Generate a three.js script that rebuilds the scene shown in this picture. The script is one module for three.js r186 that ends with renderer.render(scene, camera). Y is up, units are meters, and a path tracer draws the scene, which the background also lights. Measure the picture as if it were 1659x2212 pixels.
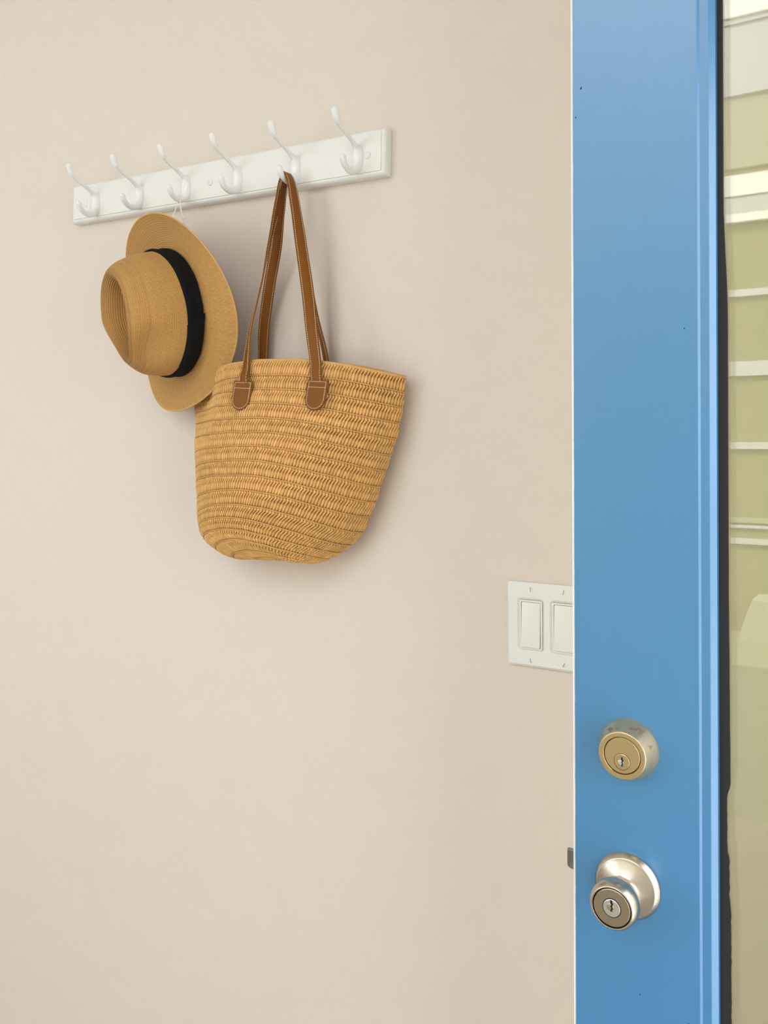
import * as THREE from 'three';
import { mergeGeometries, mergeVertices, toCreasedNormals } from 'three/addons/utils/BufferGeometryUtils.js';
import { RoundedBoxGeometry } from 'three/addons/geometries/RoundedBoxGeometry.js';
import { MarchingCubes } from 'three/addons/objects/MarchingCubes.js';
import { RectAreaLightUniformsLib } from 'three/addons/lights/RectAreaLightUniformsLib.js';
import { ImprovedNoise } from 'three/addons/math/ImprovedNoise.js';

// ------------------------------------------------------------ camera, sky, sun, large lights, exposure
const renderer = new THREE.WebGLRenderer({ antialias: true });
renderer.toneMapping = THREE.LinearToneMapping;
renderer.toneMappingExposure = 1.3;
renderer.shadowMap.enabled = true;
renderer.shadowMap.type = THREE.PCFSoftShadowMap;
const scene = new THREE.Scene();
// the lens is shifted up: verticals stay upright while the horizon lies above the middle of the frame
const FOCAL = 1907, HORIZON = 945, W = 1659, H = 2212, FULL = 2 * (H - HORIZON);
const camera = new THREE.PerspectiveCamera(2 * Math.atan(FULL / 2 / FOCAL) * 180 / Math.PI, W / FULL, 0.05, 200);
camera.setViewOffset(W, FULL, 0, FULL - H, W, H);
camera.position.set(0, 1.405, 1.129);
camera.rotation.order = 'YXZ';
camera.rotation.set(0, 32.2 * Math.PI / 180, -0.0036);
scene.add(camera);
scene.background = new THREE.Color(0.95, 0.965, 1.035);         // even bright haze
scene.backgroundIntensity = 3.2;
const sun = new THREE.DirectionalLight(0xfff3df, 4.5);
sun.position.set(-5, 16, -6); sun.target.position.set(0, 0, 5); sun.castShadow = true;
sun.shadow.mapSize.set(2048, 2048);
Object.assign(sun.shadow.camera, { left: -9, right: 9, top: 9, bottom: -9, near: 0.5, far: 40 });
scene.add(sun, sun.target);
RectAreaLightUniformsLib.init();
const WINDOW = { x: -2.45, y: 1.75, w: 1.2, h: 1.9, glow: 0.95 };
const daylight = new THREE.RectAreaLight(0xf0f8ff, WINDOW.glow, WINDOW.w, WINDOW.h);   // the bright sheer blind of window_1
daylight.position.set(WINDOW.x, WINDOW.y, 2.585); daylight.lookAt(WINDOW.x, WINDOW.y, 0);
scene.add(daylight);

// ------------------------------------------------------------ helpers
let seed = 7;
const rnd = () => { seed = (seed * 1664525 + 1013904223) >>> 0; return seed / 4294967296; };
const noise = new ImprovedNoise();
const V = (x, y, z) => new THREE.Vector3(x, y, z);
const clamp = THREE.MathUtils.clamp, lerp = THREE.MathUtils.lerp, smooth = THREE.MathUtils.smoothstep;
const used = {};
const numbered = (n) => { used[n] = (used[n] ?? -1) + 1; return used[n] ? n + '_' + String(used[n]).padStart(3, '0') : n; };
const shade = (o) => { o.castShadow = o.receiveShadow = true; return o; };
function thing(name, label, category, at = [0, 0, 0]) {
  const o = new THREE.Group(); o.name = numbered(name); o.position.set(...at); scene.add(o);
  o.userData = { label, category }; return o;
}
function part(name, geo, mat, parent, label) {
  const m = shade(new THREE.Mesh(geo, mat)); m.name = name;
  if (label) m.userData.label = label;
  parent.add(m); return m;
}
function struct(name, geo, mat, label, category) {
  const m = shade(new THREE.Mesh(geo, mat)); m.name = name; m.userData = { kind: 'structure', label, category }; scene.add(m); return m;
}
function box(x0, x1, y0, y1, z0, z1) { return new THREE.BoxGeometry(x1 - x0, y1 - y0, z1 - z0).translate((x0 + x1) / 2, (y0 + y1) / 2, (z0 + z1) / 2); }
const std = (o) => new THREE.MeshStandardMaterial(o), phys = (o) => new THREE.MeshPhysicalMaterial(o);
const lin = (r, g, b) => new THREE.Color().setRGB(r, g, b);
function texture(w, h, f, srgb = false) {           // f(u, v) -> [r, g, b] or one number
  const d = new Uint8Array(w * h * 4);
  for (let j = 0, i = 0; j < h; j++) for (let k = 0; k < w; k++, i += 4) {
    const c = f((k + 0.5) / w, (j + 0.5) / h), a = Array.isArray(c);
    for (let q = 0; q < 3; q++) d[i + q] = clamp(Math.round((a ? c[q] : c) * 255), 0, 255);
    d[i + 3] = 255;
  }
  const t = new THREE.DataTexture(d, w, h); t.wrapS = t.wrapT = THREE.RepeatWrapping; t.magFilter = THREE.LinearFilter; t.minFilter = THREE.LinearMipmapLinearFilter; t.generateMipmaps = true;
  if (srgb) t.colorSpace = THREE.SRGBColorSpace;
  t.needsUpdate = true; return t;
}
const again = (t, u, v) => { const c = t.clone(); c.repeat.set(u, v); c.needsUpdate = true; return c; };
// noise that repeats over the unit square
const tileNoise = (u, v, n, s) => { const a = u * 2 * Math.PI, b = v * 2 * Math.PI, r = n / 6.283; return noise.noise(Math.cos(a) * r + s, Math.sin(a) * r + Math.cos(b) * r * 1.31, Math.sin(b) * r + s * 1.7); };
function grid(nu, nv, f, color) {                    // f(i/nu, j/nv) -> {p: Vector3, uv: [u, v]}
  const pos = [], uv = [], col = [], idx = [];
  for (let j = 0; j <= nv; j++) for (let i = 0; i <= nu; i++) {
    const q = f(i / nu, j / nv, i, j); pos.push(q.p.x, q.p.y, q.p.z); uv.push(...(q.uv ?? [i / nu, j / nv])); if (color) col.push(...q.c);
  }
  for (let j = 0; j < nv; j++) for (let i = 0; i < nu; i++) { const a = j * (nu + 1) + i, b = a + nu + 1; idx.push(a, a + 1, b, b, a + 1, b + 1); }
  const g = new THREE.BufferGeometry();
  g.setAttribute('position', new THREE.Float32BufferAttribute(pos, 3)); g.setAttribute('uv', new THREE.Float32BufferAttribute(uv, 2));
  if (color) g.setAttribute('color', new THREE.Float32BufferAttribute(col, 3));
  g.setIndex(idx); g.computeVertexNormals(); return g;
}
// a round bar along points (Vector3) with its own radius at each, closed by domes
function bar(points, radii, around = 16, per = 8) {
  const c = new THREE.CatmullRomCurve3(points, false, 'centripetal'), n = (points.length - 1) * per, fr = c.computeFrenetFrames(n, false);
  const radius = (t) => { const x = t * (radii.length - 1), i = Math.min(Math.floor(x), radii.length - 2), s = smooth(x - i, 0, 1); return lerp(radii[i], radii[i + 1], s); };
  const rings = [];
  const cap = 6;
  for (let k = cap; k > 0; k--) { const a = k / cap * Math.PI / 2; rings.push([0, -Math.sin(a), Math.cos(a)]); }
  for (let k = 0; k <= n; k++) rings.push([k / n, 0, 1]);
  for (let k = 1; k <= cap; k++) { const a = k / cap * Math.PI / 2; rings.push([1, Math.sin(a), Math.cos(a)]); }
  return grid(around, rings.length - 1, (u, v, i, j) => {
    const [t, off, sc] = rings[j], k = Math.round(t * n), r = radius(t), a = u * 2 * Math.PI;
    const p = c.getPoint(t).addScaledVector(fr.tangents[k], off * r).addScaledVector(fr.normals[k], Math.cos(a) * r * Math.max(sc, 1e-4)).addScaledVector(fr.binormals[k], Math.sin(a) * r * Math.max(sc, 1e-4));
    return { p };
  });
}
const lathe = (pts, seg = 64) => new THREE.LatheGeometry(pts.map(([r, y]) => new THREE.Vector2(r, y)), seg);
function rounded(w, h, r) {
  const s = new THREE.Shape(), x = w / 2, y = h / 2;
  s.moveTo(-x + r, -y); s.lineTo(x - r, -y); s.absarc(x - r, -y + r, r, -Math.PI / 2, 0); s.lineTo(x, y - r); s.absarc(x - r, y - r, r, 0, Math.PI / 2);
  s.lineTo(-x + r, y); s.absarc(-x + r, y - r, r, Math.PI / 2, Math.PI); s.lineTo(-x, -y + r); s.absarc(-x + r, -y + r, r, Math.PI, 1.5 * Math.PI); return s;
}
const slab = (s, depth, bevel, seg = 3, curve = 10) => new THREE.ExtrudeGeometry(s, { depth: Math.max(depth - 2 * bevel, 1e-5), bevelEnabled: bevel > 0, bevelSize: bevel, bevelThickness: bevel, bevelOffset: -bevel, bevelSegments: seg, curveSegments: curve }).translate(0, 0, bevel);
const smoothed = (g, a = 0.6) => toCreasedNormals(g.index ? g.toNonIndexed() : g, a);

// ------------------------------------------------------------ materials
const rollerBump = texture(512, 512, (u, v) => 0.5 + 0.28 * tileNoise(u, v, 60, 3) + 0.16 * tileNoise(u, v, 130, 9));
const plaster = texture(512, 512, (u, v) => { const n = 0.012 * tileNoise(u, v, 14, 5) + 0.014 * tileNoise(u, v, 60, 2); return [0.97 + n, 0.97 + n, 0.97 + n]; });
const wallPaint = std({ color: lin(0.785, 0.692, 0.612), roughness: 0.62, map: again(plaster, 1.6, 1.6), bumpMap: again(rollerBump, 4, 4), bumpScale: 0.0002 });
const whitePaint = std({ color: lin(0.86, 0.85, 0.81), roughness: 0.38 });
const hookPaint = phys({ color: lin(0.87, 0.875, 0.87), roughness: 0.3, clearcoat: 0.6, clearcoatRoughness: 0.16 });
const plainPaint = std({ color: lin(0.80, 0.79, 0.77), roughness: 0.7 });
const ceilingPaint = std({ color: lin(0.85, 0.84, 0.81), roughness: 0.9 });
const paintGrain = texture(256, 256, (u, v) => 0.5 + 0.3 * tileNoise(u, v, 70, 4));
const bluePaint = phys({ color: lin(0.034, 0.210, 0.44), roughness: 0.32, ior: 1.7, clearcoat: 1, clearcoatRoughness: 0.24, bumpMap: again(paintGrain, 9, 9), bumpScale: 0.00012 });
const barePaint = std({ color: lin(0.86, 0.86, 0.85), roughness: 0.6 });
const plastic = phys({ color: lin(0.85, 0.84, 0.81), roughness: 0.3 });
const rubber = std({ color: lin(0.014, 0.013, 0.012), roughness: 0.75 });
const leather = phys({ color: lin(0.215, 0.074, 0.009), roughness: 0.52, specularIntensity: 0.4, bumpMap: again(texture(256, 256, (u, v) => 0.5 + 0.35 * tileNoise(u, v, 40, 6)), 30, 30), bumpScale: 0.0001 });
const thread = std({ color: lin(0.80, 0.66, 0.46), roughness: 0.8 });
const string = std({ color: lin(0.80, 0.76, 0.66), roughness: 0.85 });
const nickel = std({ color: lin(0.58, 0.51, 0.415), roughness: 0.27, metalness: 1 });
const nickelFace = std({ color: lin(0.40, 0.335, 0.25), roughness: 0.38, metalness: 1 });
const silver = std({ color: lin(0.72, 0.71, 0.69), roughness: 0.3, metalness: 1 });
const worn = texture(512, 256, (u, v) => { const a = tileNoise(u, v, 9, 4) + 0.5 * tileNoise(u, v, 30, 8), s = smooth(a, 0.3, 0.5); return [lerp(0.84, 0.67, s), lerp(0.745, 0.57, s), lerp(0.59, 0.46, s)]; }, true);
const wornRough = texture(512, 256, (u, v) => 0.30 + 0.25 * smooth(tileNoise(u, v, 9, 4) + 0.5 * tileNoise(u, v, 30, 8), 0.1, 0.5));
const collarMetal = std({ map: again(worn, 2, 1), color: lin(1, 1, 1), roughnessMap: again(wornRough, 2, 1), roughness: 1, metalness: 0.85 });
const brass = std({ color: lin(0.58, 0.445, 0.245), roughness: 0.36, metalness: 1 });
const steel = std({ color: lin(0.32, 0.31, 0.29), roughness: 0.4, metalness: 1 });
const dark = std({ color: lin(0.006, 0.006, 0.006), roughness: 0.9 });
const pane = phys({ color: lin(0.965, 0.972, 0.915), roughness: 0.01, transmission: 1, thickness: 0, ior: 1.85 });
const ribbonCloth = phys({ specularIntensity: 0.3, color: lin(0.007, 0.007, 0.008), roughness: 0.85, sheen: 0.05, sheenRoughness: 0.6, sheenColor: lin(0.5, 0.5, 0.5), bumpMap: again(texture(128, 128, (u, v) => 0.5 + 0.5 * Math.sin(v * 6.283 * 32) * 0.6 + 0.2 * tileNoise(u, v, 40, 2)), 40, 4), bumpScale: 0.0001 });
// plaited straw, eight stitches by four rows to the tile
const tone = Array.from({ length: 32 }, () => 0.86 + 0.2 * rnd());
const stitchAt = (u, v) => {
  const row = Math.floor(v * 4), fv = v * 4 - row, x = u * 8 + (row % 2 ? 0.5 : 0) + 0.55 * Math.abs(fv - 0.5) * 2, i = Math.floor(x), fx = x - i;
  const across = 1 - Math.pow(Math.abs(fx - 0.5) * 2, 3), along = 1 - Math.pow(Math.abs(fv - 0.5) * 2, 4);
  return [across * along, tone[(row * 8 + ((i % 8) + 8) % 8) % 32]];
};
const plaitBump = texture(256, 128, (u, v) => stitchAt(u, v)[0]);
const plaitTone = texture(256, 128, (u, v) => { const t = stitchAt(u, v)[1]; return [t, t, t]; });
const hatStraw = std({ color: lin(0.675, 0.37, 0.112), roughness: 0.7, map: plaitTone, bumpMap: plaitBump, bumpScale: 0.0007, side: THREE.DoubleSide });
const bagStraw = std({ color: lin(0.715, 0.415, 0.138), roughness: 0.62, vertexColors: true, side: THREE.DoubleSide });
const cordStraw = std({ color: lin(0.66, 0.385, 0.135), roughness: 0.7 });

// ------------------------------------------------------------ the room: closed but for the doorway, the patio opening and a window
const X0 = -3.3, X1 = 0.52, Z1 = 2.6, TOP = 3.7;
struct('wall_back', (() => {
  const g = box(X0 - 0.12, X1 + 0.12, 0, TOP, -0.12, 0), uv = g.attributes.uv, p = g.attributes.position;
  for (let i = 0; i < p.count; i++) uv.setXY(i, p.getX(i), p.getY(i));
  return g;
})(), wallPaint, 'plain beige painted wall carrying the white hook rail', 'wall');
struct('floor', box(X0 - 0.12, X1 + 0.12, -0.1, 0, -0.12, Z1 + 0.12), std({ color: lin(0.34, 0.295, 0.24), roughness: 0.5 }), 'warm wooden floor below the beige wall', 'floor');
struct('ceiling', box(X0 - 0.12, X1 + 0.12, TOP, TOP + 0.12, -0.12, Z1 + 0.12), ceilingPaint, 'white ceiling above the beige wall', 'ceiling');
struct('wall_left', box(X0 - 0.12, X0, 0, TOP, 0, Z1), plainPaint, 'white side wall to the left of the hook rail', 'wall');
function pierced(w0, w1, holes, t) {       // a wall in x and y with rectangular openings
  const s = new THREE.Shape(); s.moveTo(w0, 0); s.lineTo(w1, 0); s.lineTo(w1, TOP); s.lineTo(w0, TOP); s.closePath();
  for (const [a, b, c, d] of holes) { const h = new THREE.Path(); h.moveTo(a, c); h.lineTo(a, d); h.lineTo(b, d); h.lineTo(b, c); h.closePath(); s.holes.push(h); }
  return new THREE.ExtrudeGeometry(s, { depth: t, bevelEnabled: false });
}
struct('wall_right', pierced(-Z1, 0, [[-1.06, -0.2, 0.005, 2.08]], 0.12).rotateY(Math.PI / 2).translate(X1, 0, 0), plainPaint, 'white side wall holding the open doorway', 'wall');
const wx0 = WINDOW.x - WINDOW.w / 2, wx1 = WINDOW.x + WINDOW.w / 2, wy0 = WINDOW.y - WINDOW.h / 2, wy1 = WINDOW.y + WINDOW.h / 2;
struct('wall_front', mergeGeometries([[X0 - 0.12, wx0, 0, TOP], [wx0, wx1, 0, wy0], [wx0, wx1, wy1, TOP], [wx1, -1.7, 0, TOP], [-1.7, 0.44, 3.55, TOP], [0.44, X1 + 0.12, 0, TOP]].map(([a, b, c, d]) => box(a, b, c, d, Z1, Z1 + 0.12))), plainPaint, 'white wall with window and patio opening facing the hook rail', 'wall');
{
  const w = new THREE.Group(); w.name = 'window_1'; w.userData = { kind: 'structure', label: 'bright window with a lowered sheer blind behind the camera', category: 'window' }; scene.add(w);
  const f = 0.05;
  part('window_frame', mergeGeometries([box(wx0, wx0 + f, wy0, wy1, Z1 + 0.02, Z1 + 0.1), box(wx1 - f, wx1, wy0, wy1, Z1 + 0.02, Z1 + 0.1), box(wx0 + f, wx1 - f, wy0, wy0 + f, Z1 + 0.02, Z1 + 0.1), box(wx0 + f, wx1 - f, wy1 - f, wy1, Z1 + 0.02, Z1 + 0.1)]), whitePaint, w);
  part('window_blind', box(wx0, wx1, wy0, wy1, Z1 - 0.005, Z1 + 0.015), std({ color: lin(0.8, 0.79, 0.77), roughness: 1, emissive: lin(0.9, 0.96, 1.0), emissiveIntensity: 1.5 }), w);
}

// ------------------------------------------------------------ outside, seen only mirrored in the door glass
struct('porch_slab', box(X1 + 0.12, 7, -0.12, -0.02, -2, 4.5), std({ color: lin(0.66, 0.65, 0.62), roughness: 0.9 }), 'pale concrete porch slab outside the doorway', 'ground');
struct('ground', box(-14, 16, -0.2, -0.1, -4, 30), std({ color: lin(0.25, 0.25, 0.18), roughness: 0.95 }), 'sunlit garden ground outside the room', 'ground');
{
  const z = 6.5, h = thing('neighbour_house', 'olive house front with white trim boards mirrored in the door glass', 'house', [0, -0.1, z]);
  const siding = std({ color: lin(0.215, 0.217, 0.120), roughness: 0.8 }), trim = std({ color: lin(0.47, 0.49, 0.53), roughness: 0.6 }), white = std({ color: lin(0.74, 0.75, 0.77), roughness: 0.6 });
  part('house_wall', box(-6, 4, 0, 5.1, 0, 0.3), siding, h);
  const row = (name, y0, y1, out, m = trim) => part(name, box(-6, 4, y0 + 0.1, y1 + 0.1, -out, 0.02), m, h);
  const pale = std({ color: lin(0.43, 0.44, 0.48), roughness: 0.6 }), cream = std({ color: lin(0.32, 0.32, 0.255), roughness: 0.7 });
  row('eave_board', 4.62, 5.05, 0.06, white); row('eave_board', 4.57, 4.605, 0.05, pale); row('trim_board', 4.025, 4.56, 0.04, pale);
  row('trim_board', 3.47, 4.02, 0.02, cream);
  row('trim_board', 3.25, 3.41, 0.05, white); row('trim_board', 3.12, 3.24, 0.04, pale); row('trim_board', 3.05, 3.115, 0.05, white);
  row('trim_board', 2.48, 2.533, 0.03); row('trim_board', 1.868, 1.98, 0.03); row('trim_board', 1.306, 1.359, 0.03);
  row('trim_board', 0.74, 0.78, 0.025, cream); row('trim_board', 0.700, 0.722, 0.025); row('trim_board', 0.577, 0.62, 0.03);
  const ramp = new THREE.Shape(); ramp.moveTo(-1.25, -0.02); ramp.lineTo(-1.24, 0.074); ramp.lineTo(-1.162, 0.307); ramp.lineTo(0.4, 0.315); ramp.lineTo(0.4, -0.02); ramp.closePath();
  const pl = thing('garden_planter', 'pale low planter with a slanted end before the olive house', 'planter', [0, -0.1, 6.15]);
  part('planter_box', new THREE.ExtrudeGeometry(ramp, { depth: 0.28, bevelEnabled: true, bevelSize: 0.004, bevelThickness: 0.004, bevelSegments: 1 }), std({ color: lin(0.36, 0.36, 0.30), roughness: 0.8 }), pl);
}

// ------------------------------------------------------------ coat rack
const rackTilt = -0.0276, rackAt = [-1.0497, 1.8415, 0];
{
  const r = thing('coat_rack', 'white painted wall rail with six double hooks', 'coat rack', rackAt);
  r.rotation.z = rackTilt;
  const L = 0.708, Ht = 0.0715, e = 0.0065;
  const s = new THREE.Shape(); s.moveTo(-L / 2 + e, -Ht / 2 + e); s.lineTo(L / 2 - e, -Ht / 2 + e); s.lineTo(L / 2 - e, Ht / 2 - e); s.lineTo(-L / 2 + e, Ht / 2 - e); s.closePath();
  const body = new THREE.ExtrudeGeometry(s, { depth: 0.0078, bevelEnabled: true, bevelSize: e, bevelThickness: e, bevelSegments: 6 });
  body.translate(0, 0, 0.0029);
  for (let i = 0, p = body.attributes.position; i < p.count; i++) if (p.getZ(i) < 0.0020) { const x = p.getX(i), y = p.getY(i); p.setXYZ(i, Math.sign(x) * (L / 2), Math.sign(y) * (Ht / 2), Math.max(0.0003, p.getZ(i))); }
  body.computeVertexNormals();
  // only the front edge is rounded: the back is a plain slab set into the round body
  part('board', mergeGeometries([smoothed(body, 0.5), box(-L / 2 + 0.0002, L / 2 - 0.0002, -Ht / 2 + 0.0002, Ht / 2 - 0.0002, 0.0003, 0.0100).toNonIndexed()]), whitePaint, r);
  part('face_panel', smoothed(slab(rounded(L - 2 * e - 0.001, Ht - 2 * e - 0.001, 0.0006), 0.0035, 0.0006, 2).translate(0, 0, 0.0153)), whitePaint, r);
  // the hook: a domed foot and two tapering prongs melted into one body
  const res = 132, reach = 0.048, mid = V(0, 0.013, 0.032), mc = new MarchingCubes(res, whitePaint, false, false, 200000);
  const chain = (pts, radii) => { const c = new THREE.CatmullRomCurve3(pts, false, 'centripetal'), n = 26, q = []; for (let i = 0; i <= n; i++) { const p = c.getPoint(i / n), x = i / n * (radii.length - 1), k = Math.min(Math.floor(x), radii.length - 2); q.push([p.y, p.z, lerp(radii[k], radii[k + 1], smooth(x - k, 0, 1))]); } return q; };
  const prongs = [chain([V(0, 0.006, 0.002), V(0, 0.0165, 0.0080), V(0, 0.0235, 0.019), V(0, 0.0295, 0.034), V(0, 0.0355, 0.0475), V(0, 0.0435, 0.0575), V(0, 0.0545, 0.0625)], [0.0050, 0.0042, 0.0033, 0.0029, 0.0033, 0.0049, 0.0057]),
    chain([V(0, -0.004, 0.002), V(0, -0.0180, 0.0080), V(0, -0.0225, 0.018), V(0, -0.0205, 0.029), V(0, -0.0145, 0.037), V(0, -0.0075, 0.0402)], [0.0060, 0.0060, 0.0052, 0.0047, 0.0048, 0.0051])];
  const toProng = (q, x, y, z) => { let d = 1; for (let i = 0; i + 1 < q.length; i++) { const [ay, az, ar] = q[i], [by, bz, br] = q[i + 1], uy = by - ay, uz = bz - az, t = clamp(((y - ay) * uy + (z - az) * uz) / (uy * uy + uz * uz + 1e-12), 0, 1); d = Math.min(d, Math.hypot(x, y - ay - uy * t, z - az - uz * t) - lerp(ar, br, t)); } return d; };
  const melt = (a, b, k) => { const h = clamp(0.5 + 0.5 * (b - a) / k, 0, 1); return lerp(b, a, h) - k * h * (1 - h); };
  for (let k = 0; k < res; k++) for (let j = 0; j < res; j++) for (let i = 0; i < res; i++) {
    const x = (i / (res / 2) - 1) * reach, y = (j / (res / 2) - 1) * reach + mid.y, z = (k / (res / 2) - 1) * reach + mid.z;
    let d = 0.02;
    if (Math.abs(x) < 0.016) {
      const g = Math.hypot(x / 0.0106, y / 0.0228, z / 0.0082), dome = (g - 1) * 0.0082 * (0.6 + 0.4 * Math.min(1, g)) ;
      d = melt(melt(dome, toProng(prongs[0], x, y, z), 0.0045), toProng(prongs[1], x, y, z), 0.0045);
      d = Math.max(d, -0.0004 - z);
    }
    mc.field[k * res * res + j * res + i] = -d;
  }
  mc.isolation = 0; mc.update();
  const hookGeo = new THREE.BufferGeometry();
  hookGeo.setAttribute('position', new THREE.BufferAttribute(mc.positionArray.slice(0, mc.count * 3), 3));
  hookGeo.setAttribute('normal', new THREE.BufferAttribute(mc.normalArray.slice(0, mc.count * 3), 3));
  hookGeo.scale(reach, reach, reach).translate(mid.x, mid.y, mid.z);
  for (const x of [-1.3327, -1.2164, -1.1008, -0.9838, -0.863, -0.7439]) part('hook', hookGeo, hookPaint, r).position.set(x - rackAt[0], -0.0065, 0.018);
  const cap = new THREE.SphereGeometry(0.0058, 24, 12, 0, 2 * Math.PI, 0, Math.PI / 2).rotateX(Math.PI / 2).scale(1, 1, 0.45);
  for (const x of [-1.3621, -1.0452, -0.7262]) part('screw_cap', cap, whitePaint, r).position.set(x - rackAt[0], -0.003, 0.0188);
}

// ------------------------------------------------------------ straw hat
{
  const hat = thing('sun_hat', 'golden straw fedora with a black ribbon hanging brim-flat on the third hook', 'hat', [-1.0909, 1.6155, 0.0606]);
  hat.rotation.set(0.1656, -0.2132, -0.0303);
  // local axes: x to the wearer's side, y towards the back of the hat, z out of the crown
  const A = 0.1507, B = 0.1629, a0 = 0.0895, b0 = 0.1030, N = 320, rows = 18, per = 8;
  const rimRise = (c, s) => -0.0149 * c * c + 0.0248 * s * s + 0.0011 * s + 0.0201 * c * c * s;
  const brimPoint = (f, t) => {                   // t 0 at the crown, 1 at the edge
    const c = Math.cos(f), s = Math.sin(f), k = Math.pow(t, 1.0), x = lerp(a0, A, k) * c, y = lerp(b0, B, k) * s;
    return V(x, y, rimRise(c, s) * t * t - 0.002 * t);
  };
  part('brim', grid(N, rows * per, (u, t) => {
    const f = u * 2 * Math.PI, p = brimPoint(f, t), fr = (t * rows) % 1, ridge = Math.sqrt(Math.max(0, 1 - Math.pow(2 * fr - 1, 2)));
    p.z += 0.0012 * ridge;
    return { p, uv: [55 * u, t * rows / 4] };
  }), hatStraw, hat);
  part('brim_edge', new THREE.TubeGeometry(new THREE.CatmullRomCurve3(Array.from({ length: 120 }, (_, i) => brimPoint(i / 120 * 2 * Math.PI, 1.0)), true), 360, 0.0014, 8, true), cordStraw, hat);
  // crown: the wall rises and tapers, rounds over and sinks into a long dent; the front is pinched from both sides
  const Ht = 0.106;
  const SPLIT = 0.66, crownPoint = (f, q) => {                  // q 0 at the base, 1 at the middle of the top
    const c = Math.cos(f), s = Math.sin(f), front = smooth(-s, 0.1, 1);
    const wall = Math.min(q / SPLIT, 1), inn = Math.max(0, (q - SPLIT) / (1 - SPLIT)), over = Math.pow(inn, 1.1), in2 = Math.pow(1 - Math.pow(wall, 2.4), 0.75);
    let rx = 0.044 + (a0 - 0.044) * in2, ry = 0.076 + (b0 - 0.076) * in2, z = Ht * wall;
    // the rows of the top run down both flanks of the dent to a line along its floor
    let x = rx * c * (1 - over), y = lerp(ry * s, 0.040 * s - 0.008, over);
    z += 0.0035 * Math.sin(Math.min(1, inn / 0.16) * Math.PI / 2) - 0.036 * smooth(over, 0.04, 0.95);
    x *= 1 - 0.40 * smooth(-y, 0.0, 0.085) * smooth(wall, 0.3, 1);
    z -= 0.014 * smooth(-y, 0.0, 0.09) * smooth(wall, 0.5, 1);
    // the two side pinches
    const px = Math.exp(-Math.pow((y + 0.050) / 0.028, 2)) * Math.exp(-Math.pow((z - 0.078) / 0.026, 2)) * smooth(Math.abs(x), 0.012, 0.04);
    x -= Math.sign(x) * 0.010 * px;
    return V(x, y, z);
  };
  const crownRows = 60;
  const crown = grid(N, crownRows * per, (u, q) => {
    const f = u * 2 * Math.PI, p = crownPoint(f, q), fr = (q * crownRows) % 1, e = 0.002;
    const n = crownPoint(f + e, q).sub(p).cross(crownPoint(f, Math.min(1, q + e)).sub(p));
    if (q > 0.995 || n.lengthSq() < 1e-16) n.set(0, 0, 1); n.normalize();
    p.addScaledVector(n, (q < SPLIT * 0.8 ? 0.0003 : 0.00075) * Math.sqrt(Math.max(0, 1 - Math.pow(2 * fr - 1, 2))));
    return { p, uv: [44 * u, q * crownRows / 4] };
  });
  part('crown', crown, hatStraw, hat);
  const onCrown = (f, h) => { let q = 0; for (let k = 0; k < 60; k++) { if (crownPoint(f, q).z >= h) break; q += 0.006; } return crownPoint(f, q); };
  const band = (f0, f1, h0, h1, off, fold) => grid(240, 24, (u, v) => {
    const f = lerp(f0, f1, u), lo = h0(f), hi = h1(f), p = onCrown(f, lerp(lo, hi, v)), c = Math.cos(f), s = Math.sin(f), n = V(c / a0, s / b0, 0.2).normalize();
    const edge = Math.min(1, Math.min(v, 1 - v) * 10), pleat = fold(f, v);
    p.addScaledVector(n, off * Math.sqrt(edge) + pleat);
    p.z = lerp(lo, hi, v) + 0.0005;
    return { p, uv: [u, v] };
  });
  const pleats = (f, v) => 0.0011 * Math.sin(v * 9.5 + 0.6 * Math.sin(f * 3)) + 0.0007 * noise.noise(f * 3, v * 3, 0.5);
  const knot = -0.05;
  part('ribbon_band', band(0, 2 * Math.PI, () => 0.001, (f) => 0.031 + 0.002 * Math.sin(f), 0.0032, pleats), ribbonCloth, hat, 'black fabric ribbon');
  part('ribbon_fold', band(knot - 0.95, knot + 0.02, (f) => 0.001, (f) => 0.0315 - 0.018 * smooth(f, knot - 0.16, knot + 0.02), 0.0062, (f, v) => 0.0008 * Math.sin(v * 7 + f * 5) - 0.003 * smooth(knot - 0.6 - f, 0, 0.35)), ribbonCloth, hat, 'overlapping end of the black ribbon');
}
{
  // the cotton loop by which the hat hangs: over the low prong of the third hook, down behind the brim
  const h = scene.getObjectByName('sun_hat'), put = (p) => { h.updateMatrixWorld(); return h.worldToLocal(p); };
  const path = [V(-1.0885, 1.768, 0.066), V(-1.0935, 1.782, 0.056), V(-1.1010, 1.8080, 0.0405), V(-1.1020, 1.8175, 0.0375), V(-1.1008, 1.8195, 0.0370), V(-1.0990, 1.8165, 0.0375), V(-1.0875, 1.7906, 0.045), V(-1.0760, 1.7684, 0.050), V(-1.0720, 1.755, 0.056)].map(put);
  const c = new THREE.CatmullRomCurve3(path);
  const g = grid(10, 60, (u, v) => { const p = c.getPoint(v), t = c.getTangent(v), n = V(0, 0, 1).cross(t).normalize(), b = t.clone().cross(n), a = u * 2 * Math.PI; return { p: p.clone().addScaledVector(n, Math.cos(a) * 0.0019).addScaledVector(b, Math.sin(a) * 0.0008) }; });
  part('hanging_loop', g, string, h, 'thin white cotton loop');
  const t = new THREE.Shape(); t.moveTo(-0.002, 0); t.lineTo(0.005, 0.001); t.lineTo(0.003, -0.006); t.lineTo(0.0045, -0.014); t.lineTo(-0.001, -0.012); t.lineTo(0, -0.006); t.closePath();
  const tag = part('loop_end', new THREE.ExtrudeGeometry(t, { depth: 0.0008, bevelEnabled: false }), string, h);
  tag.position.copy(put(V(-1.0765, 1.7745, 0.0505)));
}

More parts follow.
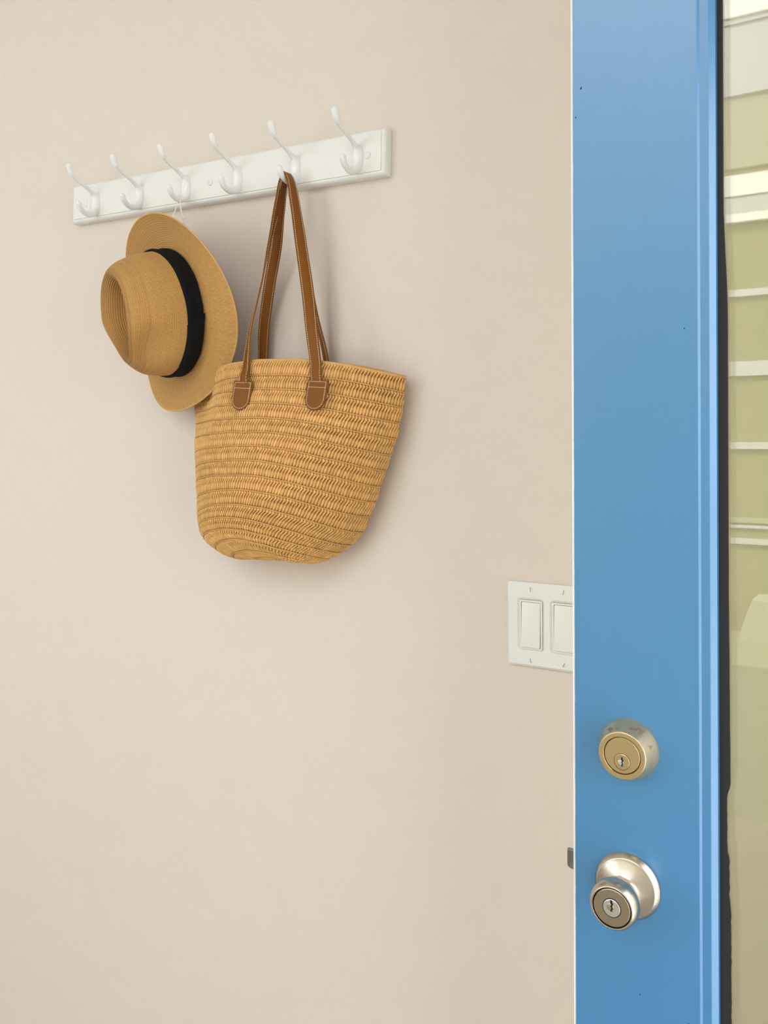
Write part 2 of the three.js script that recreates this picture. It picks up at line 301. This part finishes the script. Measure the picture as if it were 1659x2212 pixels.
// ------------------------------------------------------------ straw bag
const bag = thing('tote_bag', 'woven straw tote bag with brown leather straps hanging from the fifth hook', 'bag', [-0.87, 1.22, 0]);
const bagBase = V(-0.87, 1.22, 0);
{
  // row boundaries from the rim down and round onto the base: height, half width, depth, inset of front and back, middle, sag of the left and right ends
  const levels = [
[1.5235, 0.2133, 0.064, 0.000, -0.8729, 0.0204, 0.0308], [1.5003, 0.2101, 0.073, 0.000, -0.8721, 0.0169, 0.0291], [1.4786, 0.2067, 0.080, 0.000, -0.8721, 0.0135, 0.0297],
    [1.4572, 0.2024, 0.086, 0.000, -0.8726, 0.0094, 0.0319], [1.4350, 0.1964, 0.093, 0.000, -0.8731, 0.0069, 0.0321], [1.4141, 0.1892, 0.098, 0.000, -0.8747, 0.0101, 0.0351],
    [1.3935, 0.1816, 0.103, 0.000, -0.8761, 0.0160, 0.0378], [1.3721, 0.1742, 0.107, 0.000, -0.8777, 0.0196, 0.0399], [1.3499, 0.1678, 0.109, 0.000, -0.8805, 0.0204, 0.0415],
    [1.3275, 0.1611, 0.110, 0.000, -0.8845, 0.0290, 0.0411], [1.3062, 0.1538, 0.110, 0.000, -0.8898, 0.0350, 0.0438], [1.2863, 0.1405, 0.108, 0.001, -0.8979, 0.0365, 0.0434],
    [1.2680, 0.1260, 0.102, 0.003, -0.9005, 0.0350, 0.0375], [1.2520, 0.1030, 0.090, 0.008, -0.8950, 0.0350, 0.0320], [1.2345, 0.0780, 0.058, 0.024, -0.8820, 0.0230, 0.0190],
    [1.2250, 0.0470, 0.028, 0.040, -0.8600, 0.0090, 0.0090], [1.2195, 0.0160, 0.008, 0.050, -0.8480, 0.0000, 0.0000],
  ];
  const ROWS = levels.length - 1;
  const at = (r, k) => { const i = clamp(Math.floor(r), 0, ROWS - 1), t = r - i, g = (j) => levels[clamp(j, 0, ROWS)][k], p0 = g(i - 1), p1 = g(i), p2 = g(i + 1), p3 = g(i + 2); return 0.5 * (2 * p1 + (p2 - p0) * t + (2 * p0 - 5 * p1 + 4 * p2 - p3) * t * t + (3 * p1 - p0 - 3 * p2 + p3) * t * t * t); };
  const zBack = 0.012;
  // the bag's surface: r counts rows from the rim, s runs from the left side (-1) to the right (1) along the front
  const front = (r, s) => {
    const a = at(r, 1), d = at(r, 2), o = at(r, 3), q = Math.pow(Math.max(0, 1 - Math.pow(Math.abs(s), s < 0 ? lerp(1.5, 2.3, Math.min(1, r / 7)) : 2.3)), 0.62);
    const pressed = 1 - 0.5 * smooth(-s, 0.38, 0.8) * (1 - smooth(r, 2, 6)), calm = 1 - smooth(r, 11, 13);   // the hat pushes the upper left flat
    const soft = calm * 0.003 * noise.noise(s * 3 + 4, r * 0.35, 1.3) + calm * 0.002 * noise.noise(s * 7, r * 0.8, 6.1);
    return V(at(r, 4) + a * s, at(r, 0) - at(r, s < 0 ? 5 : 6) * s * s + 0.0012 * noise.noise(s * 4, r * 0.5, 9), zBack + 0.010 + o + d * q * pressed + soft * q);
  };
  const back = (r, s) => { const f = front(r, s); f.z = zBack + at(r, 3) * 1.1 + 0.010 * Math.pow(Math.abs(s), 3); return f; };
  const loop = (r, u) => {                        // u 0..1 front from left to right, 1..1.5 back
    if (u <= 1) { const s = -Math.cos(u * Math.PI); return front(r, s); }
    return back(r, Math.cos((u - 1) * 2 * Math.PI));
  };
  const normalAt = (r, u) => { const e = 0.003, a = loop(r, Math.min(u + e, 1)).sub(loop(r, Math.max(u - e, 0))), b = loop(Math.max(0, r - 0.05), u).sub(loop(Math.min(ROWS, r + 0.05), u)); return a.cross(b).normalize(); };
  // one leaf of the plait, leaning; under each seam two short crossing leaves, below them a long upright one
  const leaf = (x, v, lean, vc, hv, wide, id) => {
    const xi = x + lean * (v - vc), i = Math.round(xi), fx = (xi - i) * 2, jit = noise.noise(i * 1.7, id * 3.1, 2.2), g = (v - vc - 0.035 * jit) / hv;
    if (Math.abs(g) >= 1) return [0, i];
    const w = Math.pow(1 - g * g, 0.5) * wide * (1 + 0.14 * jit), q = fx / w;
    return Math.abs(q) >= 1 ? [0, i] : [Math.pow(1 - q * q, 0.45) * Math.pow(1 - g * g, 0.3) * (1 + 0.2 * jit), i];
  };
  for (let k = 0; k < ROWS; k++) {
    let len = 0; for (let i = 0; i < 80; i++) len += loop(k + 0.5, (i + 1) / 80).distanceTo(loop(k + 0.5, i / 80));
    const count = Math.max(12, Math.round(len / 0.0047)), nu = count * 10, nv = k < 14 ? 30 : 14, phase = rnd(), table = [];
    for (let i = 0; i <= 400; i++) { const p = loop(k + 0.5, i / 400), q = loop(k + 0.5, Math.max(0, i - 1) / 400); table.push((table[i - 1] ?? 0) + p.distanceTo(q)); }
    const uAt = (w) => { const x = w * table[400]; let lo = 0, hi = 400; while (hi - lo > 1) { const m = (lo + hi) >> 1; table[m] <= x ? lo = m : hi = m; } return (lo + (x - table[lo]) / Math.max(1e-9, table[hi] - table[lo])) / 400; };
    const tones = Array.from({ length: count * 2 + 20 }, () => 0.86 + 0.26 * rnd()), rowTone = 0.97 + 0.06 * rnd();
    const g1 = grid(nu, nv, (w, v) => {
      const u = uAt(w), r = k + v, p = loop(r, u), n = normalAt(r, u), x = w * count + phase;
      const tiers = [leaf(x, v, -1.5, 0.14, 0.135, 0.92, k), leaf(x + 0.2, v, 1.7, 0.335, 0.15, 0.74, k + 20), leaf(x + 0.5, v, 0.30 + 0.5 * (v - 0.7), 0.70, 0.295, 0.93, k + 40)];
      tiers[2][0] *= 0.85;
      let b = 0; for (let q = 1; q < 3; q++) if (tiers[q][0] > tiers[b][0]) b = q;
      const h = tiers[b][0], tn = tones[(tiers[b][1] + b * 7 + 10) % tones.length] * rowTone;
      p.addScaledVector(n, (h > 0 ? 0.0022 * h : v > 0.27 && v < 0.46 ? -0.0034 : -0.0014) + 0.0010 * Math.sin(Math.PI * v) - 0.0008);
      return { p: p.sub(bagBase), c: [tn, tn * (0.985 + 0.03 * (tn - 0.9)), tn * 0.98] };
    }, true);
    const g2 = grid(48, 3, (w, v) => ({ p: loop(k + v, 1 + 0.5 * w).sub(bagBase), c: [1, 1, 1] }), true);
    part('braid_row', mergeGeometries([g1, g2]), bagStraw, bag);
    if (k) {
      const pts = []; for (let i = 0; i <= 90; i++) { const u = i / 90, p = loop(k, u), n = normalAt(k, u); pts.push(p.addScaledVector(n, 0.0012 + 0.0003 * noise.noise(i * 0.4, k, 3)).sub(bagBase)); }
      part('seam_cord', new THREE.TubeGeometry(new THREE.CatmullRomCurve3(pts), 260, 0.0009, 6), cordStraw, bag);
    }
  }
  const rim = []; for (let i = 0; i < 150; i++) rim.push(loop(0, i / 100).sub(bagBase));
  part('rim_edge', new THREE.TubeGeometry(new THREE.CatmullRomCurve3(rim, true), 400, 0.0022, 8, true), cordStraw, bag);
  const locate = (x, y) => { let r = 1, s = 0; for (let k = 0; k < 30; k++) { s = (x - at(r, 4)) / at(r, 1); const yy = y + at(r, s < 0 ? 5 : 6) * s * s; r += (at(r, 0) - yy) / 0.022; r = clamp(r, 0, ROWS); } return [r, s]; };

  // ---- straps
  const stitchGeo = new THREE.CapsuleGeometry(0.00042, 0.0017, 2, 5);
  const stitches = (list) => mergeGeometries(list.map(([p, dir]) => stitchGeo.clone().applyQuaternion(new THREE.Quaternion().setFromUnitVectors(V(0, 1, 0), dir)).translate(p.x, p.y, p.z)));
  const half = 0.0094, thick = 0.0013;
  function strap(keys, label) {                   // keys: [point, width direction]
    const c = new THREE.CatmullRomCurve3(keys.map((k) => k[0]), false, 'centripetal'), n = 150;
    const wAt = (t) => { const x = t * (keys.length - 1), i = Math.min(Math.floor(x), keys.length - 2); return keys[i][1].clone().lerp(keys[i + 1][1], smooth(x - i, 0, 1)).normalize(); };
    const frame = (t) => { const T = c.getTangent(t), w = wAt(t); w.addScaledVector(T, -w.dot(T)).normalize(); return { P: c.getPoint(t), T, w, n: T.clone().cross(w).normalize() }; };
    const prof = []; const e = 0.0011;
    for (let q = 0; q < 4; q++) for (let j = 0; j <= 3; j++) { const a = (q + j / 3) * Math.PI / 2, sx = q === 0 || q === 3 ? 1 : -1, sy = q < 2 ? 1 : -1; prof.push([sx * (half - e) + Math.cos(a) * e, sy * (thick - e) + Math.sin(a) * e]); }
    prof.push(prof[0]);
    const g = grid(prof.length - 1, n, (u, v, i) => { const f = frame(v); return { p: f.P.addScaledVector(f.w, prof[i][0]).addScaledVector(f.n, prof[i][1]).sub(bagBase), uv: [prof[i][0], v * 0.4] }; });
    const m = part('strap', smoothed(g, 0.8), leather, bag, label);
    const list = [], L = c.getLength(), cnt = Math.round(L / 0.0034);
    for (let i = 1; i < cnt; i++) { const t = c.getUtoTmapping(i / cnt), f = frame(t); for (const sx of [-1, 1]) for (const sy of [-1, 1]) list.push([f.P.clone().addScaledVector(f.w, sx * (half - 0.0024)).addScaledVector(f.n, sy * (thick + 0.0001)).sub(bagBase), f.T]); }
    const st = part('stitching', stitches(list), thread, m, 'cream stitching'); st.userData.kind = 'stuff';
  }
  const D = (b) => V(Math.sin(b * Math.PI / 180), 0, Math.cos(b * Math.PI / 180));
  const tabs = [[-0.8985, 1.4690, 0.04], [-0.7655, 1.4660, 0.05]];
  const tabAt = tabs.map(([x, y]) => { const [r, s] = locate(x, y); const p = front(r, s); return { p, top: front(Math.max(0, r - 0.9), s) }; });
  const [tl, tr] = tabAt;
  for (const t of tabAt) { const up = t.top.clone().sub(t.p); t.turn = Math.atan2(up.z, up.y) * 0.7; t.z = (dy) => t.p.z + 0.0046 + dy * Math.tan(t.turn); }
  strap([
    [V(tl.p.x + 0.001, tl.p.y + 0.0175, tl.z(0.0175) + 0.0009), D(86)], [V(tl.p.x + 0.001, tl.p.y + 0.029, tl.z(0.029) + 0.0035), D(80)], [V(-0.9025, 1.515, front(0.3, -0.16).z + 0.0072), D(70)], [V(-0.9038, 1.5716, 0.082), D(53)], [V(-0.8945, 1.6452, 0.066), D(44)], [V(-0.8860, 1.7100, 0.056), D(30)], [V(-0.8765, 1.7700, 0.048), D(14)],
    [V(-0.8695, 1.8055, 0.0435), D(3)], [V(-0.863, 1.8185, 0.0425), D(0)], [V(-0.8545, 1.8085, 0.0435), D(-4)], [V(-0.8400, 1.762, 0.049), D(-18)], [V(-0.8225, 1.695, 0.057), D(-36)], [V(-0.802, 1.620, 0.068), D(-56)], [V(-0.783, 1.560, 0.084), D(-74)], [V(-0.7740, 1.515, front(0.3, 0.47).z + 0.0070), D(-82)],
    [V(tr.p.x - 0.003, tr.p.y + 0.029, tr.z(0.029) + 0.0035), D(-88)], [V(tr.p.x - 0.001, tr.p.y + 0.0175, tr.z(0.0175) + 0.0009), D(-90)],
  ], 'front leather strap');
  strap([
    [V(-0.944, 1.480, 0.0125), D(-90)], [V(-0.9365, 1.534, 0.0125), D(-84)], [V(-0.9305, 1.580, 0.017), D(-70)], [V(-0.9105, 1.653, 0.026), D(-56)], [V(-0.8915, 1.705, 0.034), D(-42)], [V(-0.8785, 1.760, 0.040), D(-18)],
    [V(-0.8695, 1.8025, 0.0410), D(-3)], [V(-0.863, 1.8155, 0.0415), D(0)], [V(-0.8565, 1.8060, 0.0410), D(4)], [V(-0.8450, 1.760, 0.041), D(18)], [V(-0.8310, 1.690, 0.036), D(38)], [V(-0.8200, 1.600, 0.025), D(50)], [V(-0.8095, 1.530, 0.0135), D(60)], [V(-0.803, 1.480, 0.0125), D(64)],
  ], 'rear leather strap');
  tabs.forEach(([x, y, lean], i) => {
    const { p } = tabAt[i], w = 0.0175, h = 0.0232, s = new THREE.Shape();
    s.moveTo(-w, h - 0.001); s.lineTo(-w + 0.001, h); s.lineTo(w - 0.001, h); s.lineTo(w, h - 0.001); s.lineTo(w - 0.0006, -h + w); s.absarc(0, -h + w, w - 0.0006, 0, -Math.PI, true); s.closePath();
    const g = smoothed(slab(s, 0.0032, 0.0009, 3, 24), 0.5);
    const m = part('strap_tab', g, leather, bag, 'rounded leather strap patch');
    m.position.copy(p).add(V(0, 0, 0.0046)).sub(bagBase);
    m.rotation.set(tabAt[i].turn, 0.10, -lean);
    const list = [], iw = w - 0.0032, ih = h - 0.0032, q = [];
    q.push([-iw, -h + w], [-iw, ih], [iw, ih], [iw, -h + w]); for (let k = 1; k <= 14; k++) { const a = -k / 14 * Math.PI; q.push([Math.cos(a) * iw, -h + w + Math.sin(a) * iw]); }
    const run = (poly) => { for (let k = 0; k + 1 < poly.length; k++) { const a = V(...poly[k], 0.0033), b = V(...poly[k + 1], 0.0033), d = a.distanceTo(b), c = Math.max(1, Math.round(d / 0.0029)), dir = b.clone().sub(a).normalize(); for (let j = 0; j < c; j++) list.push([a.clone().lerp(b, (j + 0.5) / c), dir]); } };
    run(q); run([[-iw, ih - 0.0085], [iw, ih - 0.0085]]);
    part('stitching', stitches(list), thread, m, 'cream stitching').userData.kind = 'stuff';
  });
}

// ------------------------------------------------------------ light switch
{
  const s = thing('light_switch', 'white double rocker switch plate beside the blue door', 'light switch', [-0.4485, 1.149, 0]);
  s.rotation.z = 0.003;
  const w = 0.1165, h = 0.1145, cx = [-0.0235, 0.0235];
  // the bevel also narrows the two openings: they are cut 3 mm larger for it
  const clean = (() => {
    const shape = rounded(w - 0.006, h - 0.006, 0.0006);
    for (const c of cx) { const q = rounded(0.0395, 0.0735, 0.0058).getPoints(6).reverse().map((p) => p.add(new THREE.Vector2(c, 0))); shape.holes.push(new THREE.Path(q)); }
    return new THREE.ExtrudeGeometry(shape, { depth: 0.0015, bevelEnabled: true, bevelThickness: 0.0022, bevelSize: 0.003, bevelSegments: 1, curveSegments: 6 }).translate(0, 0, 0.0026);
  })();
  part('cover_plate', smoothed(clean, 0.35), plastic, s);
  for (const [k, c] of cx.entries()) {
    const ring = rounded(0.0328, 0.0668, 0.0026); ring.holes.push(new THREE.Path(rounded(0.0282, 0.0622, 0.0018).getPoints(6).reverse()));
    part('switch_surround', smoothed(slab(ring, 0.0062, 0.0004, 2, 6)), plastic, s).position.set(c, 0, 0.0003);
    part('switch_back', box(-0.0170, 0.0170, -0.034, 0.034, 0.0002, 0.0012), dark, s).position.set(c, 0, 0);
    // a rocker leans about its middle: two gently sloping halves
    const tilt = 0.0016, rock = smoothed(slab(rounded(0.0272, 0.0612, 0.0014), 0.0062, 0.0007, 3, 6), 0.5), p = rock.attributes.position;
    for (let i = 0; i < p.count; i++) if (p.getZ(i) > 0.003) p.setZ(i, p.getZ(i) - tilt * p.getY(i) / 0.0306);
    rock.computeVertexNormals();
    part('rocker', smoothed(rock, 0.5), plastic, s).position.set(c, 0, 0.0010);
    for (const sy of [-1, 1]) {
      const head = smoothed(lathe([[0, 0.0012], [0.0022, 0.0010], [0.0033, 0.0003], [0.0034, 0]], 24).rotateX(Math.PI / 2)), sc = part('screw', head, plastic, s);
      sc.position.set(c, sy * 0.0483, 0.0062); sc.rotation.z = [[0.0, -0.25], [0.15, -0.4]][sy > 0 ? 0 : 1][k];
      part('screw_slot', box(-0.00045, 0.00045, -0.0030, 0.0030, 0.0006, 0.00125), steel, sc);
    }
  }
}

// ------------------------------------------------------------ door, standing open along the wall
const door = new THREE.Group(); door.name = 'door_1'; scene.add(door);
door.userData = { kind: 'structure', label: 'blue painted glazed door standing open beside the beige wall', category: 'door' };
{
  const zf = 0.2212, zb = 0.177, xl = -0.3338, xr = 0.478, y0 = 0.012, y1 = 2.045, ox0 = -0.2035, ox1 = 0.348, oy0 = 0.26, oy1 = 1.93;
  const ring = (a, b, c, d, hole, wobble) => {
    const s = new THREE.Shape(); s.moveTo(a, c); s.lineTo(b, c); s.lineTo(b, d); s.lineTo(a, d);
    if (wobble) for (let k = 1; k < 500; k++) s.lineTo(a + wobble(lerp(d, c, k / 500)), lerp(d, c, k / 500));
    s.closePath();
    const h = new THREE.Path(); h.moveTo(hole[0], hole[2]); h.lineTo(hole[0], hole[3]); h.lineTo(hole[1], hole[3]); h.lineTo(hole[1], hole[2]); h.closePath(); s.holes.push(h); return s;
  };
  part('door_leaf', new THREE.ExtrudeGeometry(ring(xl, xr, y0, y1, [ox0 - 0.001, ox1 + 0.001, oy0 - 0.001, oy1 + 0.001]), { depth: zf - 0.0006 - zb, bevelEnabled: false }).translate(0, 0, zb), barePaint, door, 'bare white edge of the door leaf');
  const rag = (y) => 0.0024 + 0.00035 * noise.noise(y * 9, 1, 2) + 0.00022 * noise.noise(y * 60, 4, 1) + 0.0002 * noise.noise(y * 240, 7, 3);
  const skin = new THREE.ExtrudeGeometry(ring(xl, xr, y0, y1, [ox0, ox1, oy0, oy1], rag), { depth: 0.0006, bevelEnabled: false }).translate(0, 0, zf - 0.0006);
  part('painted_face', skin, bluePaint, door);
  // moulding round the glass: a small step, a flat, then a slope down to the gasket
  const prof = [[0, zf - 0.0004], [0, zf], [0.0003, zf], [0.0024, zf - 0.0017], [0.0026, zf - 0.0018], [0.0108, zf - 0.0018], [0.0112, zf - 0.0020], [0.0167, zf - 0.0064], [0.0170, zf - 0.0150]];
  const loopAt = (d) => [[ox0 + d, oy0 + d], [ox1 - d, oy0 + d], [ox1 - d, oy1 - d], [ox0 + d, oy1 - d], [ox0 + d, oy0 + d]];
  part('glazing_frame', (() => { const g = grid(4, prof.length - 1, (u, v, i, j) => ({ p: V(...loopAt(prof[j][0])[i], prof[j][1]), uv: [u, v] })).toNonIndexed(); g.computeVertexNormals(); return g; })(), bluePaint, door);
  const gx = ox0 + 0.0170, gz = zf - 0.0158;
  const gs = new THREE.Shape(); gs.moveTo(gx - 0.003, oy0 + 0.013); gs.lineTo(ox1 - 0.013, oy0 + 0.013); gs.lineTo(ox1 - 0.013, oy1 - 0.013); gs.lineTo(gx - 0.003, oy1 - 0.013); gs.closePath();
  const inner = new THREE.Path(), wide = (y) => {
    const w = 0.0046 + 0.0042 * smooth(y, 1.655, 1.515) * -1;
    let k = lerp(0.0088, 0.0046, smooth(y, 1.52, 1.66)) + 0.0012 * smooth(1.3 - y, 0, 0.3) - 0.0034 * smooth(y, 0.985, 0.995) * (1 - smooth(y, 1.045, 1.062)) * 1 - 0.0014 * smooth(y, 0.93, 0.95) * (1 - smooth(y, 0.985, 0.993));
    k += 0.00025 * noise.noise(y * 30, 2, 5) + 0.0007 * noise.noise(y * 150, 5, 1) * smooth(1.15 - y, 0, 0.2); return k;
  };
  inner.moveTo(ox1 - 0.022, oy0 + 0.022); for (let k = 0; k <= 700; k++) { const y = lerp(oy0 + 0.022, oy1 - 0.022, k / 700); inner.lineTo(gx + wide(y), y); } inner.lineTo(ox1 - 0.022, oy1 - 0.022); inner.closePath(); gs.holes.push(inner);
  part('gasket', new THREE.ExtrudeGeometry(gs, { depth: 0.0030, bevelEnabled: false }).translate(0, 0, gz), rubber, door, 'ragged black glazing gasket');
  part('glass_pane', box(ox0 + 0.006, ox1 - 0.006, oy0 + 0.006, oy1 - 0.006, gz - 0.0042, gz - 0.0002), pane, door);
  part('glass_pane', box(ox0 + 0.006, ox1 - 0.006, oy0 + 0.006, oy1 - 0.006, gz - 0.0205, gz - 0.0165), pane, door);
  part('glass_spacer', new THREE.ExtrudeGeometry(ring(ox0 + 0.006, ox1 - 0.006, oy0 + 0.006, oy1 - 0.006, [ox0 + 0.019, ox1 - 0.019, oy0 + 0.019, oy1 - 0.019]), { depth: 0.0115, bevelEnabled: false }).translate(0, 0, gz - 0.0162), rubber, door);
  // small dark chips in the paint
  const chip = new THREE.SphereGeometry(1, 8, 5).scale(0.0007, 0.0013, 0.00012);
  for (const [x, y, s, a] of [[-0.3222, 1.776, 1.2, -0.4], [-0.3282, 1.746, 0.8, -0.3], [-0.2163, 1.513, 0.7, 0.3], [-0.2629, 0.831, 0.7, 0], [-0.2142, 0.818, 0.6, 0.5], [-0.2047, 0.806, 0.6, 0]]) { const c = part('paint_chip', chip, dark, door); c.position.set(x, y, zf); c.rotation.z = a; c.scale.setScalar(s); }

  // keyed deadbolt
  const dead = part('deadbolt', lathe([[0.0232, 0.0218], [0.0228, 0.0243], [0.0236, 0.0246], [0.0244, 0.0236], [0.0300, 0.0045], [0.0308, 0.0015], [0.0309, 0]]).rotateX(Math.PI / 2), collarMetal, door, 'worn metal deadbolt collar');
  dead.position.set(-0.2733, 1.0820, zf);
  part('lock_ring', smoothed(lathe([[0.0188, 0.018], [0.0188, 0.0240], [0.0192, 0.0246], [0.0230, 0.0246], [0.0236, 0.0243], [0.0236, 0.022]]).rotateX(Math.PI / 2), 0.4), brass, dead, 'brass ring');
  part('lock_gap', new THREE.CylinderGeometry(0.0189, 0.0189, 0.002, 48).rotateX(Math.PI / 2).translate(0, 0, 0.019), dark, dead);
  part('lock_face', smoothed(lathe([[0, 0.0242], [0.0176, 0.0242], [0.0182, 0.0237], [0.0182, 0.019]]).rotateX(Math.PI / 2), 0.4), brass, dead, 'brass cylinder face');
  const keyhole = (scale) => { const s = new THREE.Shape(); const q = [[-0.0006, 0.0052], [0.0010, 0.0052], [0.0010, 0.0030], [0.0019, 0.0018], [0.0012, 0.0006], [0.0012, -0.0008], [0.0018, -0.0022], [0.0006, -0.0034], [0.0014, -0.0048], [0.0002, -0.0042], [-0.0006, -0.0050], [-0.0003, -0.0030], [0.0004, -0.0016], [-0.0004, -0.0002], [0.0002, 0.0014], [-0.0006, 0.0028]]; q.forEach(([x, y], i) => i ? s.lineTo(x * scale, y * scale) : s.moveTo(x * scale, y * scale)); s.closePath(); return new THREE.ExtrudeGeometry(s, { depth: 0.0004, bevelEnabled: false }); };
  part('plug_gap', new THREE.CylinderGeometry(0.0084, 0.0084, 0.0006, 40).rotateX(Math.PI / 2).translate(0, -0.0062, 0.02405), dark, dead);
  part('lock_plug', smoothed(lathe([[0, 0.0248], [0.0074, 0.0248], [0.0080, 0.0244], [0.0080, 0.022]]).rotateX(Math.PI / 2), 0.4), brass, dead).position.set(0, -0.0062, 0);
  part('keyhole_dish', new THREE.SphereGeometry(0.0030, 20, 12).scale(1, 1, 0.12), silver, dead).position.set(-0.0012, -0.0073, 0.0248);
  part('keyhole', keyhole(0.92).translate(0, -0.0062, 0.0249), dark, dead, 'dark keyhole');

  // keyed knob
  const knob = part('door_knob', lathe([[0.0105, 0.034], [0.0105, 0.020], [0.0125, 0.0165], [0.0162, 0.0138], [0.0218, 0.0112], [0.0272, 0.0088], [0.0292, 0.0083], [0.0304, 0.0079], [0.0320, 0.0060], [0.0338, 0.0035], [0.0342, 0.0018], [0.0342, 0]], 80).rotateX(Math.PI / 2), nickel, door, 'satin nickel knob and rose');
  knob.position.set(-0.2752, 0.9403, zf);
  part('knob_grip', lathe([[0.0110, 0.0235], [0.0150, 0.0245], [0.0198, 0.0280], [0.0230, 0.0335], [0.0243, 0.0395], [0.0242, 0.0450], [0.0230, 0.0500], [0.0212, 0.0528], [0.0200, 0.0535], [0.0195, 0.0530], [0.0194, 0.0490]], 80).rotateX(Math.PI / 2), nickel, knob);
  part('knob_gap', new THREE.CylinderGeometry(0.0195, 0.0195, 0.002, 48).rotateX(Math.PI / 2).translate(0, 0, 0.0500), dark, knob);
  part('knob_face', smoothed(lathe([[0, 0.0528], [0.0176, 0.0528], [0.0183, 0.0523], [0.0184, 0.049]]).rotateX(Math.PI / 2), 0.4), nickelFace, knob, 'darker flat knob face');
  part('plug_gap', new THREE.CylinderGeometry(0.0094, 0.0094, 0.0006, 40).rotateX(Math.PI / 2).translate(0, 0, 0.05265), dark, knob);
  part('lock_plug', smoothed(lathe([[0, 0.0536], [0.0080, 0.0536], [0.0086, 0.0532], [0.0087, 0.051]]).rotateX(Math.PI / 2), 0.4), silver, knob, 'silver lock plug');
  part('keyhole_dish', new THREE.SphereGeometry(0.0034, 20, 12).scale(1, 1, 0.12), nickel, knob).position.set(-0.0014, 0.0010, 0.0536);
  part('keyhole', keyhole(1.15).translate(-0.0004, 0.0022, 0.0537), dark, knob, 'dark keyhole');
  // latch bolt, standing out of the door's edge
  const ls = new THREE.Shape(); ls.moveTo(0.004, 0.0102); ls.lineTo(-0.0148, 0.0106); ls.lineTo(-0.0148, -0.0065); ls.quadraticCurveTo(-0.0142, -0.0092, -0.0095, -0.0104); ls.lineTo(0.004, -0.0104); ls.closePath();
  part('latch_bolt', smoothed(slab(ls, 0.0055, 0.0008, 2, 8)), steel, door, 'dark steel latch bolt').position.set(xl + 0.0004, 0.9415, 0.196);
}

renderer.render(scene, camera);
